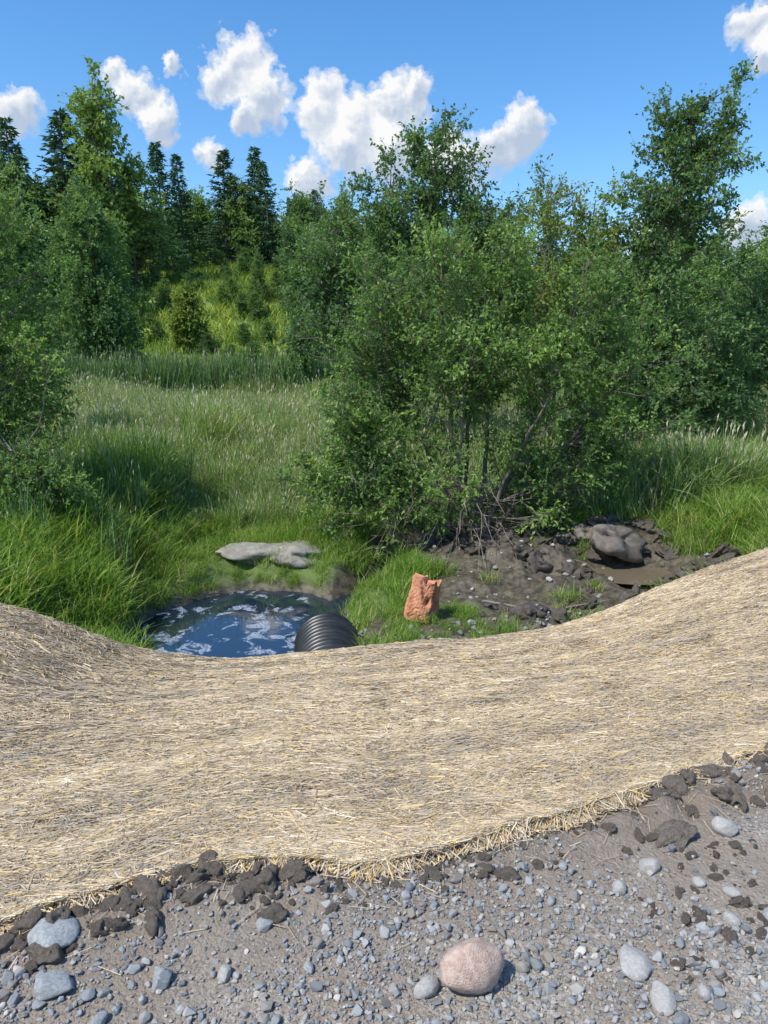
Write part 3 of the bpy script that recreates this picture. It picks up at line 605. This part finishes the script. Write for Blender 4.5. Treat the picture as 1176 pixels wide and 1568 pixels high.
x5=R0.uniform(1.5,5,80); y5=R0.uniform(8.6,12.6,80); k=(fbm(x5*1.2,y5*1.2,77)>.05)&(pud_e(x5,y5)>1.3); x=np.r_[x,x5[k]];y=np.r_[y,y5[k]];s=np.r_[s,R0.uniform(.3,.75,k.sum())];n=len(x)
scatter('bank_grass',GB,np.stack([x,y,H(x,y)-.01],1),upright(n,.16),uni(s),R0.integers(0,4,n))
GM=[tuft('meadow_%d'%i,[M_meadow,M_seed],110,.45,.95,.015,.6,220+i,.16 if i<2 else .03) for i in range(4)]
n=7500; x=R0.uniform(-22,22,n); y=13.2+R0.random(n)**1.2*19; k=(chan_d(x,y)>.9)&(mudm(x,y)<.3)&(np.abs(x)<y*.62+2)&(R0.random(n)<np.where((x>-1.5)&(x<4.5)&(y<18),.3,1)); x=x[k];y=y[k];n=len(x)
s=R0.uniform(.6,1.05,n)*(1+1.7*fbm(x*.5,y*.5,101)); pk=np.where(fbm(x*.22,y*.22,102)+R0.normal(0,.1,n)>0,R0.integers(0,2,n),R0.integers(2,4,n))
scatter('meadow_grass',GM,np.stack([x,y,H(x,y)-.02],1),upright(n,.18),uni(s),pk)
GR=[tuft('reed_%d'%i,[M_reed,M_seed],70,.5,1.75,.035,.25,240+i,.05) for i in range(3)]
n=1600; x=R0.uniform(-24,24,n); y=R0.uniform(31.5,36,n); s=R0.uniform(.65,1.05,n)*np.where(x>0,.7,1)*(1+.6*fbm(x*.5,y*.5,121))
x2=R0.uniform(-7.5,-4.0,120); y2=R0.uniform(10,16,120); s2=R0.uniform(.35,.6,120)
x=np.r_[x,x2];y=np.r_[y,y2];s=np.r_[s,s2];n=len(x)
scatter('reeds',GR,np.stack([x,y,H(x,y)],1),upright(n,.07),uni(s),R0.integers(0,3,n))
mh=leafmat('hill_grass',[(0,(.15,.26,.06)),(.6,(.25,.36,.09)),(.88,(.35,.43,.10)),(1,(.55,.53,.10))],objvar=.5)
GH=[tuft('hill_%d'%i,[mh],50,.9,.8,.06,.6,260+i) for i in range(2)]
n=1500; x=R0.uniform(-28,-5,n); y=R0.uniform(38,74,n); k=(x/y<-.1)&(x/y>-.36); x=x[k];y=y[k];n=len(x); s=R0.uniform(.4,1.2,n)
scatter('hillside_grass',GH,np.stack([x,y,H(x,y)-.03],1),upright(n,.1),uni(s),R0.integers(0,2,n))

# ------------------------------------------------------------------ sky, clouds, sun
EL=math.radians(55); AZ=math.radians(-128)   # azimuth from +Y towards +X
sd=Vector((math.sin(AZ)*math.cos(EL),math.cos(AZ)*math.cos(EL),math.sin(EL)))
w=bpy.data.worlds.new('World'); scene.world=w; w.use_nodes=True; nt=w.node_tree; nt.nodes.clear(); Lk=nt.links.new
out=nt.nodes.new('ShaderNodeOutputWorld')
sky=N(nt,'ShaderNodeTexSky'); sky.sky_type='NISHITA'; sky.sun_disc=False; sky.sun_elevation=EL; sky.sun_rotation=AZ; sky.ozone_density=3.0; sky.air_density=1.0; sky.dust_density=.6
hs=N(nt,'ShaderNodeHueSaturation',Saturation=1.28,Value=1.4); Lk(sky.outputs[0],hs.inputs['Color'])
bg=N(nt,'ShaderNodeBackground',Strength=.15); Lk(hs.outputs[0],bg.inputs[0])
tc=N(nt,'ShaderNodeTexCoord'); D=tc.outputs['Generated']
nv=noise(nt,26,6,D,.6)
sub=N(nt,'ShaderNodeVectorMath',operation='SUBTRACT'); Lk(nv.outputs['Color'],sub.inputs[0]); sub.inputs[1].default_value=(.5,.5,.5)
scv=N(nt,'ShaderNodeVectorMath',operation='SCALE'); Lk(sub.outputs[0],scv.inputs[0]); scv.inputs['Scale'].default_value=.055
adv=N(nt,'ShaderNodeVectorMath',operation='ADD'); Lk(D,adv.inputs[0]); Lk(scv.outputs[0],adv.inputs[1])
CL=[(-9.7,18.7,.046),(-8.4,17.0,.042),(-11,18.2,.034),(-9.6,15.8,.028),(-4.05,17.4,.034),(-4.1,15.8,.040),(-1.3,15.4,.05),(.55,16.8,.038),(2.4,17.2,.028),(-2.7,14,.046),
(-5.55,12.1,.034),(.6,13.8,.05),(9.8,15.0,.038),(8,14.1,.034),(5.2,13.2,.046),(-16.9,16.7,.032),(-18.4,17.5,.024),(-15.6,15.3,.026),(-14.6,18.3,.016),(-24.3,15.1,.032),
(-12.2,13.4,.022),(24.4,19.6,.03),(25.5,18.0,.026),(24.7,8.1,.038),(19,7.4,.036),(-35,14,.06),(38,14,.06),(60,20,.1),(-75,22,.1),(180,20,.1)]
mcur=None; mlit=None
for az,el,r in CL:
    a=math.radians(az);e=math.radians(el); c=Vector((math.sin(a)*math.cos(e),math.cos(a)*math.cos(e),math.sin(e)))
    c2=c+Vector((-.45,0,.9)).normalized()*r*.55
    for q,cc_ in ((0,c),(1,c2)):
        dn=N(nt,'ShaderNodeVectorMath',operation='DISTANCE'); Lk(adv.outputs[0],dn.inputs[0]); dn.inputs[1].default_value=cc_
        v=mth(nt,'MULTIPLY_ADD',dn.outputs['Value'],-1/r,1.0)
        if q==0: mcur=v if mcur is None else mth(nt,'SMOOTH_MAX',mcur,v,.25)
        else: mlit=v if mlit is None else mth(nt,'SMOOTH_MAX',mlit,v,.25)
nf=noise(nt,75,5,D,.55)
dens=mth(nt,'ADD',mcur,mth(nt,'MULTIPLY',mth(nt,'SUBTRACT',nf.outputs[0],.5),.8))
mask=ramp(nt,[(.06,(0,0,0)),(.2,(.4,.4,.4)),(.42,(1,1,1))],dens); mask.color_ramp.interpolation='EASE'
sh=mth(nt,'ADD',mth(nt,'MULTIPLY',mth(nt,'SUBTRACT',mlit,mcur),.95),.62)
sh=mth(nt,'ADD',sh,mth(nt,'MULTIPLY',mth(nt,'SUBTRACT',nf.outputs[0],.5),.7),clamp=True)
cc=ramp(nt,[(.15,(.50,.60,.76)),(.5,(.76,.82,.91)),(.75,(1.0,1.0,1.0))],sh)  # sun shading painted into the cloud colour: white upper left, blue-grey undersides
bg2=N(nt,'ShaderNodeBackground',Strength=.97); Lk(cc.outputs[0],bg2.inputs[0])
mx=N(nt,'ShaderNodeMixShader'); Lk(mask.outputs[0],mx.inputs[0]); Lk(bg.outputs[0],mx.inputs[1]); Lk(bg2.outputs[0],mx.inputs[2]); Lk(mx.outputs[0],out.inputs[0])

sl=bpy.data.lights.new('sun','SUN'); sl.energy=4.9; sl.angle=math.radians(.5); sl.color=(1,.955,.88)
so=bpy.data.objects.new('sun',sl); link(so); so.rotation_euler=sd.to_track_quat('Z','Y').to_euler(); so.location=(-20,-10,30)

cd=bpy.data.cameras.new('camera'); cam=bpy.data.objects.new('camera',cd); link(cam)
cd.sensor_fit='VERTICAL'; cd.sensor_height=36; cd.lens=26; cd.clip_start=.05; cd.clip_end=3000
cam.location=(0,0,1.6); cam.rotation_euler=(math.radians(90-12),0,0)
scene.camera=cam
scene.view_settings.view_transform='Standard'; scene.view_settings.look='None'; scene.view_settings.exposure=0
